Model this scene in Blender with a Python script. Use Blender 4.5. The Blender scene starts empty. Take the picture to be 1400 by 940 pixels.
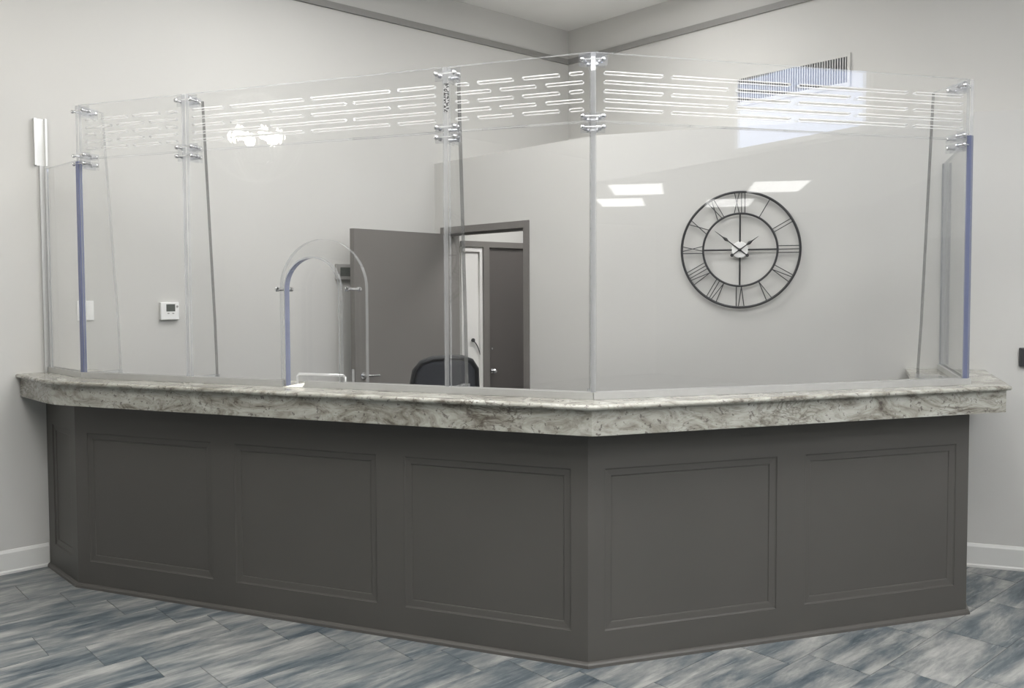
import bpy, bmesh, math, random
from mathutils import Vector, Matrix
from mathutils.geometry import tessellate_polygon

# ------------------------------------------------------------------ camera, light, exposure
scene = bpy.context.scene
COL = scene.collection
CAM_H, FOCAL, PITCH, ROLL, PCY = 1.60, 1204.74, 0.0430, -0.0041, 445.95
cam_data = bpy.data.cameras.new('camera')
cam_data.sensor_width = 36.0
cam_data.lens = FOCAL / 1400.0 * 36.0
cam_data.shift_y = (PCY - 470.0) / 1400.0
cam_data.clip_start = 0.05
cam = bpy.data.objects.new('camera', cam_data)
COL.objects.link(cam)
cam.matrix_world = (Matrix.Translation((0, 0, CAM_H)) @ Matrix.Rotation(math.pi / 2 - PITCH, 4, 'X')
                    @ Matrix.Rotation(ROLL, 4, 'Z'))
scene.camera = cam

world = bpy.data.worlds.new('world')
scene.world = world
world.use_nodes = True
world.node_tree.nodes['Background'].inputs[0].default_value = (0.75, 0.85, 1.0, 1)
world.node_tree.nodes['Background'].inputs[1].default_value = 0.3
scene.view_settings.view_transform = 'Standard'
scene.view_settings.look = 'None'
scene.view_settings.gamma = 1.0
scene.view_settings.use_curve_mapping = False
scene.view_settings.exposure = 0.95
scene.cycles.transparent_max_bounces = 40
scene.cycles.max_bounces = 10
scene.cycles.diffuse_bounces = 6
scene.cycles.sample_clamp_indirect = 4.0
scene.cycles.caustics_reflective = False
scene.cycles.caustics_refractive = False

TROFFER_L = 12.0      # radiance of the ceiling light diffusers
BULB_L = 60.0
WINDOW_L = 3.6

random.seed(7)
V2 = lambda x, y: Vector((x, y))

# ------------------------------------------------------------------ plan of the place
ZCB, ZBB, ZCT, ZCH, ZH1, ZH2 = 1.0006, 1.1060, 1.129, 1.1591, 2.2985, 2.584
LEDGE, BAND, CEIL, LOWCEIL = 2.578, 3.592, 3.888, 2.75
A, B, C, D = V2(-2.698, 5.073), V2(-2.351, 4.706), V2(0.315, 3.658), V2(2.221, 4.259)
ca, cb, cc, cd = V2(-2.797, 4.987), V2(-2.423, 4.605), V2(0.321, 3.541), V2(2.357, 4.186)
J0, J1, J4, J5 = V2(-2.681, 5.088), V2(-2.316, 4.738), V2(0.343, 3.715), V2(2.193, 4.232)
DL = V2(0.743, 0.669).normalized()          # along the left wall, away from the camera
Q = V2(DL.y, -DL.x)                         # along the main right wall, towards the camera
BC0 = V2(0.513, 7.962)                      # back corner of the room
PE = V2(-0.603, 6.958)                      # partition meets the left wall
R1 = V2(2.6055, 4.9933)


def isect(p, d, q, e):
    den = d.x * e.y - d.y * e.x
    t = ((q.x - p.x) * e.y - (q.y - p.y) * e.x) / den
    return p + d * t


KC = isect(V2(0, 0), V2(0.0935, 1.0), PE, Q)     # corner of door wall and clock wall
CW = (R1 - KC).normalized()                      # along the clock wall, to the right
KR = isect(KC, CW, BC0, Q)                       # clock wall runs into the main right wall
RW = isect(V2(2.471, 5.033), V2(0.3, 0.95), KC, CW)
LL, LR = (J4 - J1).length, (J5 - J4).length
dL, dR = (J4 - J1).normalized(), (J5 - J4).normalized()
nL, nR = V2(-dL.y, dL.x), V2(-dR.y, dR.x)        # pointing behind the screen
S2, S3 = 0.2503 * LL, 0.7611 * LL
J2, J3 = J1 + dL * S2, J1 + dL * S3


# ------------------------------------------------------------------ helpers
def tag(o, label=None, cat=None, group=None, kind=None):
    if label: o['label'] = label
    if cat: o['category'] = cat
    if group: o['group'] = group
    if kind: o['kind'] = kind
    return o


def empty(name, loc=(0, 0, 0), rz=0.0):
    o = bpy.data.objects.new(name, None)
    o.location = loc
    o.rotation_euler = (0, 0, rz)
    o.empty_display_size = 0.1
    COL.objects.link(o)
    return o


def link(name, me, parent=None, world=True):
    o = bpy.data.objects.new(name, me)
    COL.objects.link(o)
    if parent is not None:
        o.parent = parent
        if world:
            bpy.context.view_layer.update()
            o.matrix_parent_inverse = parent.matrix_world.inverted()
    return o


class MB:
    """collects shapes for one mesh"""
    def __init__(s):
        s.v, s.f, s.m, s.sm = [], [], [], []

    def add(s, vs, fs, mi=0, smooth=False):
        b = len(s.v)
        s.v += [tuple(v) for v in vs]
        for k, f in enumerate(fs):
            s.f.append(tuple(i + b for i in f))
            s.m.append(mi[k] if isinstance(mi, list) else mi)
            s.sm.append(smooth)

    def hexa(s, p, mi=0):
        s.add(p, [(3, 2, 1, 0), (4, 5, 6, 7), (0, 1, 5, 4), (1, 2, 6, 5), (2, 3, 7, 6), (3, 0, 4, 7)], mi)

    def box(s, c, d, rz=0.0, mi=0):
        x, y, z = d[0] / 2, d[1] / 2, d[2] / 2
        co, si = math.cos(rz), math.sin(rz)
        p = []
        for zz in (-z, z):
            for (a, b) in ((-x, -y), (x, -y), (x, y), (-x, y)):
                p.append((c[0] + a * co - b * si, c[1] + a * si + b * co, c[2] + zz))
        s.hexa(p, mi)

    def prism(s, poly, z0, z1, mi=0):
        n = len(poly)
        area = sum(poly[i][0] * poly[(i + 1) % n][1] - poly[(i + 1) % n][0] * poly[i][1] for i in range(n))
        if area < 0: poly = list(reversed(poly))
        vs = [(p[0], p[1], z0) for p in poly] + [(p[0], p[1], z1) for p in poly]
        fs = [tuple(range(n - 1, -1, -1)), tuple(range(n, 2 * n))]
        fs += [(i, (i + 1) % n, n + (i + 1) % n, n + i) for i in range(n)]
        s.add(vs, fs, mi)

    def tube(s, pts, r, seg=8, mi=0, close=False, cap=True):
        pts = [Vector(p) for p in pts]
        n = len(pts)
        rr = r if isinstance(r, (list, tuple)) else [r] * n
        vs, up = [], None
        for i, p in enumerate(pts):
            if close:
                t = pts[(i + 1) % n] - pts[i - 1]
            else:
                t = pts[min(i + 1, n - 1)] - pts[max(i - 1, 0)]
            t.normalize()
            if up is None:
                up = Vector((0, 0, 1)) if abs(t.z) < 0.9 else Vector((1, 0, 0))
            a = t.cross(up)
            if a.length < 1e-5:
                a = t.cross(Vector((0.3, 1, 0.1)))
            a.normalize()
            b = a.cross(t).normalized()
            up = b
            for k in range(seg):
                an = 2 * math.pi * k / seg
                vs.append(p + (a * math.cos(an) + b * math.sin(an)) * rr[i])
        fs = []
        for i in range(n if close else n - 1):
            j = (i + 1) % n
            for k in range(seg):
                l = (k + 1) % seg
                fs.append((i * seg + k, j * seg + k, j * seg + l, i * seg + l))
        if cap and not close:
            fs.append(tuple(range(seg)))
            fs.append(tuple((n - 1) * seg + k for k in range(seg - 1, -1, -1)))
        s.add(vs, fs, mi, True)

    def lathe(s, prof, c, axis=(0, 0, 1), seg=16, mi=0):
        """prof: (radius, height) along axis"""
        ax = Vector(axis).normalized()
        a = ax.orthogonal().normalized()
        b = ax.cross(a)
        c = Vector(c)
        vs, fs = [], []
        for (r, h) in prof:
            for k in range(seg):
                an = 2 * math.pi * k / seg
                vs.append(c + ax * h + (a * math.cos(an) + b * math.sin(an)) * r)
        for i in range(len(prof) - 1):
            for k in range(seg):
                l = (k + 1) % seg
                fs.append((i * seg + k, i * seg + l, (i + 1) * seg + l, (i + 1) * seg + k))
        fs.append(tuple(range(seg - 1, -1, -1)))
        fs.append(tuple((len(prof) - 1) * seg + k for k in range(seg)))
        s.add(vs, fs, mi, True)

    def mesh(s, name, mats, autosmooth=False):
        me = bpy.data.meshes.new(name)
        me.from_pydata(s.v, [], s.f)
        for m in (mats if isinstance(mats, (list, tuple)) else [mats]):
            me.materials.append(m)
        for p, mi, sm in zip(me.polygons, s.m, s.sm):
            p.material_index = mi
            p.use_smooth = sm
        bm = bmesh.new(); bm.from_mesh(me)
        bmesh.ops.recalc_face_normals(bm, faces=bm.faces)
        bm.to_mesh(me); bm.free()
        if any(s.sm):
            try: me.set_sharp_from_angle(angle=math.radians(40))
            except Exception: pass
        me.update()
        return me

    def build(s, name, mats, parent=None):
        return link(name, s.mesh(name, mats), parent)


def bevel(o, w=0.004, seg=2):
    m = o.modifiers.new('bevel', 'BEVEL')
    m.width = w; m.segments = seg; m.limit_method = 'ANGLE'; m.angle_limit = math.radians(40)
    return o


def plate(name, org, d, n, loops, thick, mats, parent, off=0.0, edge=1):
    """upright plate; loops: outer + holes as (s, z); front at off, back at off + thick along n"""
    flat = [Vector((p[0], p[1], 0)) for l in loops for p in l]
    tris = tessellate_polygon([[Vector((p[0], p[1], 0)) for p in l] for l in loops])
    m = MB()
    N = len(flat)
    def w(p, o):
        q = org + d * p[0] + n * o
        return (q.x, q.y, p[1])
    vs = [w(p, off) for p in flat] + [w(p, off + thick) for p in flat]
    fs, mi = [], []
    for t in tris:
        fs.append(tuple(t)); mi.append(0)
        fs.append(tuple(i + N for i in reversed(t))); mi.append(0)
    b = 0
    for l in loops:
        k = len(l)
        for i in range(k):
            j = (i + 1) % k
            fs.append((b + i, b + j, N + b + j, N + b + i)); mi.append(edge[i] if isinstance(edge, list) else (edge if edge >= 0 else (1 if b == 0 else 2)))
        b += k
    m.add(vs, fs, mi)
    return m.build(name, mats, parent)


def rect(s0, s1, z0, z1):
    return [(s0, z0), (s1, z0), (s1, z1), (s0, z1)]


def slot(s0, s1, z, h):
    r = h / 2
    pts = []
    for k in range(5):
        an = -math.pi / 2 + math.pi * k / 4
        pts.append((s1 - r + r * math.cos(an), z + r * math.sin(an)))
    for k in range(5):
        an = math.pi / 2 + math.pi * k / 4
        pts.append((s0 + r + r * math.cos(an), z + r * math.sin(an)))
    return pts


def arch(c, r, z0, zs, seg=20):
    pts = [(c - r, z0), (c + r, z0)]
    for k in range(seg + 1):
        an = math.pi * k / seg
        pts.append((c + r * math.cos(an), zs + r * math.sin(an)))
    return pts


# ------------------------------------------------------------------ materials
def new_mat(name):
    m = bpy.data.materials.new(name)
    m.use_nodes = True
    nt = m.node_tree
    nt.nodes.clear()
    out = nt.nodes.new('ShaderNodeOutputMaterial')
    return m, nt, out


def N(nt, typ, **kw):
    n = nt.nodes.new(typ)
    for k, v in kw.items():
        if k in n.inputs: n.inputs[k].default_value = v
        else: setattr(n, k, v)
    return n


def principled(name, col, rough=0.5, metal=0.0, spec=0.5, var=0.0, scale=6.0, bump=0.0, bscale=200.0):
    m, nt, out = new_mat(name)
    p = N(nt, 'ShaderNodeBsdfPrincipled', Roughness=rough, Metallic=metal)
    p.inputs['Specular IOR Level'].default_value = spec
    p.inputs['Base Color'].default_value = (*col, 1)
    tc = N(nt, 'ShaderNodeTexCoord')
    if var:
        no = N(nt, 'ShaderNodeTexNoise', Scale=scale, Detail=4.0)
        nt.links.new(tc.outputs['Object'], no.inputs['Vector'])
        r = N(nt, 'ShaderNodeValToRGB')
        r.color_ramp.elements[0].position, r.color_ramp.elements[1].position = 0.3, 0.7
        r.color_ramp.elements[0].color = (*[c * (1 - var) for c in col], 1)
        r.color_ramp.elements[1].color = (*[min(1, c * (1 + var)) for c in col], 1)
        nt.links.new(no.outputs['Fac'], r.inputs['Fac'])
        nt.links.new(r.outputs['Color'], p.inputs['Base Color'])
    if bump:
        no = N(nt, 'ShaderNodeTexNoise', Scale=bscale, Detail=2.0)
        nt.links.new(tc.outputs['Object'], no.inputs['Vector'])
        b = N(nt, 'ShaderNodeBump', Strength=bump, Distance=0.002)
        nt.links.new(no.outputs['Fac'], b.inputs['Height'])
        nt.links.new(b.outputs['Normal'], p.inputs['Normal'])
    nt.links.new(p.outputs[0], out.inputs[0])
    return m


def emission(name, col, s):
    m, nt, out = new_mat(name)
    e = N(nt, 'ShaderNodeEmission', Strength=s)
    e.inputs['Color'].default_value = (*col, 1)
    nt.links.new(e.outputs[0], out.inputs[0])
    return m


def acrylic(name, tint=(0.992, 0.994, 0.993), f0=0.04, body=None, body_amt=0.0, glow=0.0):
    m, nt, out = new_mat(name)
    lw = N(nt, 'ShaderNodeLayerWeight', Blend=0.5)
    pw = N(nt, 'ShaderNodeMath', operation='POWER'); pw.inputs[1].default_value = 5.0
    ma = N(nt, 'ShaderNodeMath', operation='MULTIPLY_ADD'); ma.inputs[1].default_value = 0.6 - f0; ma.inputs[2].default_value = f0
    nt.links.new(lw.outputs['Facing'], pw.inputs[0])
    nt.links.new(pw.outputs[0], ma.inputs[0])
    tr = N(nt, 'ShaderNodeBsdfTransparent'); tr.inputs[0].default_value = (*tint, 1)
    gl = N(nt, 'ShaderNodeBsdfGlossy', Roughness=0.0)
    mx = N(nt, 'ShaderNodeMixShader')
    nt.links.new(ma.outputs[0], mx.inputs[0])
    base = tr
    if body:
        pb = N(nt, 'ShaderNodeBsdfPrincipled', Roughness=0.18)
        pb.inputs['Base Color'].default_value = (*body, 1)
        if glow:
            tl = N(nt, 'ShaderNodeBsdfTranslucent'); tl.inputs[0].default_value = (*body, 1)
            m3 = N(nt, 'ShaderNodeMixShader'); m3.inputs[0].default_value = glow
            nt.links.new(pb.outputs[0], m3.inputs[1]); nt.links.new(tl.outputs[0], m3.inputs[2])
            pb = m3
        m2 = N(nt, 'ShaderNodeMixShader'); m2.inputs[0].default_value = body_amt
        nt.links.new(tr.outputs[0], m2.inputs[1]); nt.links.new(pb.outputs[0], m2.inputs[2])
        base = m2
    nt.links.new(base.outputs[0], mx.inputs[1])
    nt.links.new(gl.outputs[0], mx.inputs[2])
    nt.links.new(mx.outputs[0], out.inputs[0])
    return m


M = {}
M['wall'] = principled('wall_paint', (0.60, 0.594, 0.575), 0.75, spec=0.25, var=0.012, scale=1.5, bump=0.06, bscale=350)
M['wall_white'] = principled('white_paint', (0.78, 0.77, 0.75), 0.7, spec=0.2, var=0.01)
M['ceiling'] = principled('ceiling_paint', (0.74, 0.735, 0.72), 0.85, spec=0.1, var=0.015, scale=3, bump=0.1, bscale=120)
M['band'] = principled('band_grey', (0.27, 0.265, 0.255), 0.6, var=0.02)
M['trim'] = principled('baseboard_paint', (0.70, 0.70, 0.68), 0.4, var=0.01)
M['desk'] = principled('desk_paint', (0.098, 0.093, 0.086), 0.42, spec=0.4, var=0.03, scale=3, bump=0.03, bscale=500)
M['door'] = principled('door_paint', (0.185, 0.174, 0.165), 0.5, spec=0.35, var=0.02, scale=2)
M['door_dark'] = principled('door_dark_paint', (0.115, 0.105, 0.100), 0.5, spec=0.35, var=0.03, scale=2)
M['alu'] = principled('brushed_aluminium', (0.62, 0.62, 0.61), 0.42, metal=0.55, var=0.02, scale=40)
M['alu_white'] = principled('satin_aluminium', (0.80, 0.80, 0.79), 0.35, metal=0.5, var=0.02, scale=30)
M['chrome'] = principled('chrome', (0.82, 0.82, 0.84), 0.12, metal=1.0, var=0.01)
M['black_metal'] = principled('black_metal', (0.022, 0.023, 0.026), 0.45, var=0.1, scale=30)
M['white_plastic'] = principled('white_plastic', (0.88, 0.88, 0.87), 0.35, var=0.01)
M['grey_plastic'] = principled('grey_plastic', (0.36, 0.35, 0.34), 0.45, var=0.02)
M['screen_lcd'] = principled('lcd', (0.10, 0.11, 0.10), 0.2, var=0.1, scale=60)
M['dark_plastic'] = principled('dark_plastic', (0.035, 0.036, 0.04), 0.5, var=0.05)
M['mesh_fabric'] = principled('mesh_fabric', (0.050, 0.053, 0.065), 0.8, var=0.25, scale=220, bump=0.4, bscale=400)
M['paper'] = principled('paper', (0.85, 0.82, 0.72), 0.7, var=0.01)
M['slat'] = principled('vent_slat', (0.50, 0.50, 0.50), 0.5, var=0.02)
M['vent_dark'] = principled('vent_dark', (0.02, 0.02, 0.022), 0.8, var=0.1)
M['grout'] = principled('grout', (0.10, 0.105, 0.11), 0.9, var=0.1, scale=60)
M['lamp_panel'] = emission('lamp_diffuser', (1.0, 0.99, 0.97), TROFFER_L)
M['lamp_panel_dim'] = emission('lamp_diffuser_dim', (1.0, 0.99, 0.97), 3.6)
M['bulb'] = emission('lamp_bulb', (1.0, 0.95, 0.86), BULB_L)
M['daylight'] = emission('daylight_pane', (0.66, 0.75, 1.0), WINDOW_L)
M['clear'] = acrylic('clear_acrylic')
M['edge'] = acrylic('acrylic_edge', (0.90, 0.91, 0.92), 0.10, (0.90, 0.91, 0.93), 0.30, 0.4)
M['edge_slot'] = acrylic('acrylic_slot_edge', (0.98, 0.98, 0.98), 0.12, (1.0, 1.0, 1.0), 0.80, 0.65)  # bright refracted light put into the edge colour as white
M['edge_dark'] = acrylic('acrylic_edge_grey', (0.55, 0.55, 0.55), 0.10, (0.28, 0.28, 0.28), 0.45)
M['edge_reflection'] = acrylic('acrylic_edge_reflection', (0.66, 0.69, 0.82), 0.06, (0.20, 0.225, 0.37), 0.60)  # blue reflection of the surroundings painted into the edge colour
M['block'] = acrylic('acrylic_block', (0.965, 0.968, 0.975), 0.05, (0.80, 0.82, 0.88), 0.06)


def granite():
    m, nt, out = new_mat('granite')
    L = nt.links.new
    p = N(nt, 'ShaderNodeBsdfPrincipled', Roughness=0.16)
    p.inputs['Specular IOR Level'].default_value = 0.5
    tc = N(nt, 'ShaderNodeTexCoord')
    mp = N(nt, 'ShaderNodeMapping'); mp.inputs['Scale'].default_value = (1.0, 1.0, 2.6); mp.inputs['Rotation'].default_value = (0.25, 0.40, 0.15)
    L(tc.outputs['Object'], mp.inputs['Vector'])
    # large soft clouds
    n1 = N(nt, 'ShaderNodeTexNoise', Scale=4.6, Detail=13.0, Roughness=0.70, Distortion=1.6)
    L(mp.outputs[0], n1.inputs['Vector'])
    r1 = N(nt, 'ShaderNodeValToRGB'); cr = r1.color_ramp
    cr.elements[0].position = 0.33; cr.elements[0].color = (0.135, 0.120, 0.098, 1)
    cr.elements[1].position = 0.68; cr.elements[1].color = (0.54, 0.54, 0.50, 1)
    e = cr.elements.new(0.42); e.color = (0.29, 0.277, 0.238, 1)
    e = cr.elements.new(0.52); e.color = (0.42, 0.412, 0.365, 1)
    L(n1.outputs['Fac'], r1.inputs['Fac'])
    # veins: |noise - .5|
    n2 = N(nt, 'ShaderNodeTexNoise', Scale=4.5, Detail=8.0, Roughness=0.6, Distortion=2.4)
    L(mp.outputs[0], n2.inputs['Vector'])
    s = N(nt, 'ShaderNodeMath', operation='SUBTRACT'); s.inputs[1].default_value = 0.5
    ab = N(nt, 'ShaderNodeMath', operation='ABSOLUTE')
    L(n2.outputs['Fac'], s.inputs[0]); L(s.outputs[0], ab.inputs[0])
    r2 = N(nt, 'ShaderNodeValToRGB')
    r2.color_ramp.elements[0].position = 0.0; r2.color_ramp.elements[0].color = (1, 1, 1, 1)
    r2.color_ramp.elements[1].position = 0.035; r2.color_ramp.elements[1].color = (0, 0, 0, 1)
    L(ab.outputs[0], r2.inputs['Fac'])
    n3 = N(nt, 'ShaderNodeTexNoise', Scale=2.0, Detail=3.0)
    L(tc.outputs['Object'], n3.inputs['Vector'])
    r3 = N(nt, 'ShaderNodeValToRGB'); r3.color_ramp.elements[0].position = 0.45; r3.color_ramp.elements[1].position = 0.62
    L(n3.outputs['Fac'], r3.inputs['Fac'])
    mu = N(nt, 'ShaderNodeMath', operation='MULTIPLY'); L(r2.outputs['Color'], mu.inputs[0]); L(r3.outputs['Color'], mu.inputs[1])
    m1 = N(nt, 'ShaderNodeMix', data_type='RGBA'); m1.inputs['B'].default_value = (0.10, 0.085, 0.068, 1)
    mm = N(nt, 'ShaderNodeMath', operation='MULTIPLY'); mm.inputs[1].default_value = 0.9
    L(mu.outputs[0], mm.inputs[0]); L(mm.outputs[0], m1.inputs['Factor']); L(r1.outputs['Color'], m1.inputs['A'])
    # speckles
    n4 = N(nt, 'ShaderNodeTexNoise', Scale=48.0, Detail=3.0, Roughness=0.6)
    L(tc.outputs['Object'], n4.inputs['Vector'])
    r4 = N(nt, 'ShaderNodeValToRGB'); r4.color_ramp.elements[0].position = 0.60; r4.color_ramp.elements[1].position = 0.66
    L(n4.outputs['Fac'], r4.inputs['Fac'])
    m2 = N(nt, 'ShaderNodeMix', data_type='RGBA'); m2.inputs['B'].default_value = (0.10, 0.085, 0.08, 1)
    mk = N(nt, 'ShaderNodeMath', operation='MULTIPLY'); mk.inputs[1].default_value = 0.7
    L(r4.outputs['Color'], mk.inputs[0]); L(mk.outputs[0], m2.inputs['Factor']); L(m1.outputs['Result'], m2.inputs['A'])
    L(m2.outputs['Result'], p.inputs['Base Color'])
    L(p.outputs[0], out.inputs[0])
    return m


def tile_mat():
    m, nt, out = new_mat('wood_look_tile')
    L = nt.links.new
    p = N(nt, 'ShaderNodeBsdfPrincipled', Roughness=0.42)
    p.inputs['Specular IOR Level'].default_value = 0.35
    ge = N(nt, 'ShaderNodeNewGeometry')
    oi = N(nt, 'ShaderNodeObjectInfo')
    rot = N(nt, 'ShaderNodeMapping', vector_type='POINT'); rot.inputs['Rotation'].default_value = (0, 0, -math.atan2(DL.y, DL.x))
    L(ge.outputs['Position'], rot.inputs['Vector'])
    st = N(nt, 'ShaderNodeMapping'); st.inputs['Scale'].default_value = (0.95, 4.4, 1.0); st.inputs['Rotation'].default_value = (0, 0, 0.05)
    L(rot.outputs[0], st.inputs['Vector'])
    w = N(nt, 'ShaderNodeMath', operation='ADD'); L(oi.outputs['Random'], w.inputs[0]); L(ge.outputs['Random Per Island'], w.inputs[1])
    w2 = N(nt, 'ShaderNodeMath', operation='MULTIPLY'); w2.inputs[1].default_value = 37.0; L(w.outputs[0], w2.inputs[0])
    n1 = N(nt, 'ShaderNodeTexNoise', noise_dimensions='4D', Scale=2.1, Detail=12.0, Roughness=0.66, Distortion=0.35)
    L(st.outputs[0], n1.inputs['Vector']); L(w2.outputs[0], n1.inputs['W'])
    r1 = N(nt, 'ShaderNodeValToRGB'); cr = r1.color_ramp
    cr.elements[0].position = 0.34; cr.elements[0].color = (0.050, 0.067, 0.082, 1)
    cr.elements[1].position = 0.66; cr.elements[1].color = (0.44, 0.44, 0.42, 1)
    e = cr.elements.new(0.44); e.color = (0.120, 0.143, 0.158, 1)
    e = cr.elements.new(0.53); e.color = (0.245, 0.253, 0.25, 1)
    L(n1.outputs['Fac'], r1.inputs['Fac'])
    st2 = N(nt, 'ShaderNodeMapping'); st2.inputs['Scale'].default_value = (2.2, 34.0, 1.0); st2.inputs['Rotation'].default_value = (0, 0, 0.10)
    L(rot.outputs[0], st2.inputs['Vector'])
    n2 = N(nt, 'ShaderNodeTexNoise', noise_dimensions='4D', Scale=2.2, Detail=8.0, Roughness=0.72, Distortion=0.25)
    L(st2.outputs[0], n2.inputs['Vector']); L(w2.outputs[0], n2.inputs['W'])
    r2 = N(nt, 'ShaderNodeValToRGB'); r2.color_ramp.elements[0].position = 0.56; r2.color_ramp.elements[1].position = 0.70
    L(n2.outputs['Fac'], r2.inputs['Fac'])
    mk = N(nt, 'ShaderNodeMath', operation='MULTIPLY'); mk.inputs[1].default_value = 0.5; L(r2.outputs['Color'], mk.inputs[0])
    m1 = N(nt, 'ShaderNodeMix', data_type='RGBA'); m1.inputs['B'].default_value = (0.58, 0.58, 0.56, 1)
    L(mk.outputs[0], m1.inputs['Factor']); L(r1.outputs['Color'], m1.inputs['A'])
    # thin dark grain
    r3 = N(nt, 'ShaderNodeValToRGB'); r3.color_ramp.elements[0].position = 0.30; r3.color_ramp.elements[1].position = 0.40
    r3.color_ramp.elements[0].color = (1, 1, 1, 1); r3.color_ramp.elements[1].color = (0, 0, 0, 1)
    L(n2.outputs['Fac'], r3.inputs['Fac'])
    mk3 = N(nt, 'ShaderNodeMath', operation='MULTIPLY'); mk3.inputs[1].default_value = 0.55; L(r3.outputs['Color'], mk3.inputs[0])
    m3 = N(nt, 'ShaderNodeMix', data_type='RGBA'); m3.inputs['B'].default_value = (0.06, 0.075, 0.095, 1)
    L(mk3.outputs[0], m3.inputs['Factor']); L(m1.outputs['Result'], m3.inputs['A'])
    L(m3.outputs['Result'], p.inputs['Base Color'])
    L(p.outputs[0], out.inputs[0])
    return m


def mottle_mat():
    m, nt, out = new_mat('mottled_grey')
    L = nt.links.new
    p = N(nt, 'ShaderNodeBsdfPrincipled', Roughness=0.6)
    tc = N(nt, 'ShaderNodeTexCoord')
    mp = N(nt, 'ShaderNodeMapping'); mp.inputs['Scale'].default_value = (90, 90, 160)
    L(tc.outputs['Object'], mp.inputs['Vector'])
    n = N(nt, 'ShaderNodeTexNoise', Scale=1.0, Detail=1.0)
    L(mp.outputs[0], n.inputs['Vector'])
    r = N(nt, 'ShaderNodeValToRGB')
    r.color_ramp.elements[0].position = 0.47; r.color_ramp.elements[0].color = (0.06, 0.06, 0.06, 1)
    r.color_ramp.elements[1].position = 0.53; r.color_ramp.elements[1].color = (0.55, 0.55, 0.55, 1)
    L(n.outputs['Fac'], r.inputs['Fac']); L(r.outputs['Color'], p.inputs['Base Color'])
    L(p.outputs[0], out.inputs[0])
    return m


M['ring_glint'] = principled('ring_glint_white', (0.9, 0.9, 0.88), 0.3, var=0.01)  # white colour stands in for bulb glints along the chandelier rings
M['granite'] = granite()
M['tile'] = tile_mat()
M['mottle'] = mottle_mat()


# ------------------------------------------------------------------ the setting
def wall(name, p, q, z0, z1, outward, thick=0.12, mat='wall', parent=None):
    d = (q - p).normalized()
    o = V2(-d.y, d.x)
    if o.dot(outward) < 0: o = -o
    m = MB()
    m.prism([p, q, q + o * thick, p + o * thick], z0, z1)
    ob = m.build(name, M[mat], parent)
    if parent is None: ob['kind'] = 'structure'
    return ob


LOUT, QOUT = V2(-DL.y, DL.x), V2(DL.x, DL.y)     # outward of left wall, outward of main right wall
LW_END = isect(A, DL, V2(-7, 0), V2(0, 1))
QW_END = isect(BC0, Q, V2(9, 0), V2(0, 1))
SOF = isect(BC0, Q, V2(3.9, 0), V2(0, 1))

fl = MB(); fl.prism([V2(-7.2, -6.2), V2(9.2, -6.2), V2(9.2, 8.6), V2(-7.2, 8.6)], -0.10, -0.002)
floor = tag(fl.build('floor', M['grout']), kind='structure')
wall('wall_left', LW_END, BC0, 0, CEIL, LOUT)
wall('wall_right', BC0, QW_END, 0, CEIL, QOUT)
wall('wall_lobby_left', LW_END, V2(-7, -6), 0, CEIL, V2(-1, 0))
wall('wall_lobby_back', V2(-7, -6), V2(9, -6), 0, CEIL, V2(0, -1))
wall('wall_lobby_right', V2(9, -6), QW_END, 0, CEIL, V2(1, 0))
m = MB(); m.prism([V2(-7.2, -6.2), V2(9.2, -6.2), V2(9.2, 8.6), V2(-7.2, 8.6)], CEIL, CEIL + 0.1)
tag(m.build('ceiling', M['ceiling']), kind='structure')
m = MB(); m.prism([SOF, QW_END, V2(9, -6), V2(3.9, -6)], LOWCEIL, CEIL)
tag(m.build('ceiling_low', M['ceiling']), kind='structure')

# bump-out holding the door and the clock
m = MB()
DS0, DS1, DH = 0.087, 1.087, 2.074
th = QOUT * 0.12
def pw(s0, s1, z0, z1):
    a, b = PE + Q * s0, PE + Q * s1
    m.prism([a, b, b + th, a + th], z0, z1)
LP = (KC - PE).length
pw(0, DS0, 0, LEDGE); pw(DS1, LP, 0, LEDGE); pw(DS0, DS1, DH, LEDGE)
tag(m.build('wall_door', M['wall']), kind='structure')
wall('wall_clock', KC, KR, 0, LEDGE, V2(CW.y * -1, CW.x))
m = MB(); m.prism([PE + th * 0.99, KC + th, KR, BC0], LEDGE - 0.002, LEDGE + 0.0)
tag(m.build('ceiling_bump', M['ceiling']), kind='structure')

# dark grey band under the ceiling
for nm, p, d, n in (('trim_1', BC0, -DL, -LOUT), ('trim_2', BC0, Q, -QOUT)):
    e = isect(BC0, -DL, LW_END, V2(0, 1)) if nm == 'trim_1' else SOF
    m = MB()
    a0, a1 = p, e
    mit = (-LOUT - QOUT) * 0.02
    m.prism([a0, a1, a1 + n * 0.02, a0 + mit], BAND - 0.004, BAND + 0.042)
    tag(m.build(nm, M['band']), kind='structure')


def baseboard(name, p, q, inward):
    d = (q - p).normalized()
    n = V2(-d.y, d.x)
    if n.dot(inward) < 0: n = -n
    m = MB()
    prof = [(0, 0), (0.016, 0), (0.016, 0.012), (0.012, 0.02), (0.012, 0.118), (0.005, 0.134), (0, 0.136)]
    k = len(prof)
    vs = [(*(p + n * o), z) for o, z in prof] + [(*(q + n * o), z) for o, z in prof]
    fs = [(i, (i + 1) % k, k + (i + 1) % k, k + i) for i in range(k)] + [tuple(range(k)), tuple(range(2 * k - 1, k - 1, -1))]
    m.add(vs, fs)
    return tag(m.build(name, M['trim']), kind='structure')


baseboard('baseboard_left', A - DL * 0.005, LW_END, -LOUT)
baseboard('baseboard_right', RW + CW * 0.0, KR, V2(CW.y, -CW.x))
baseboard('baseboard_lobby', KR, QW_END, -QOUT)


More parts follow.
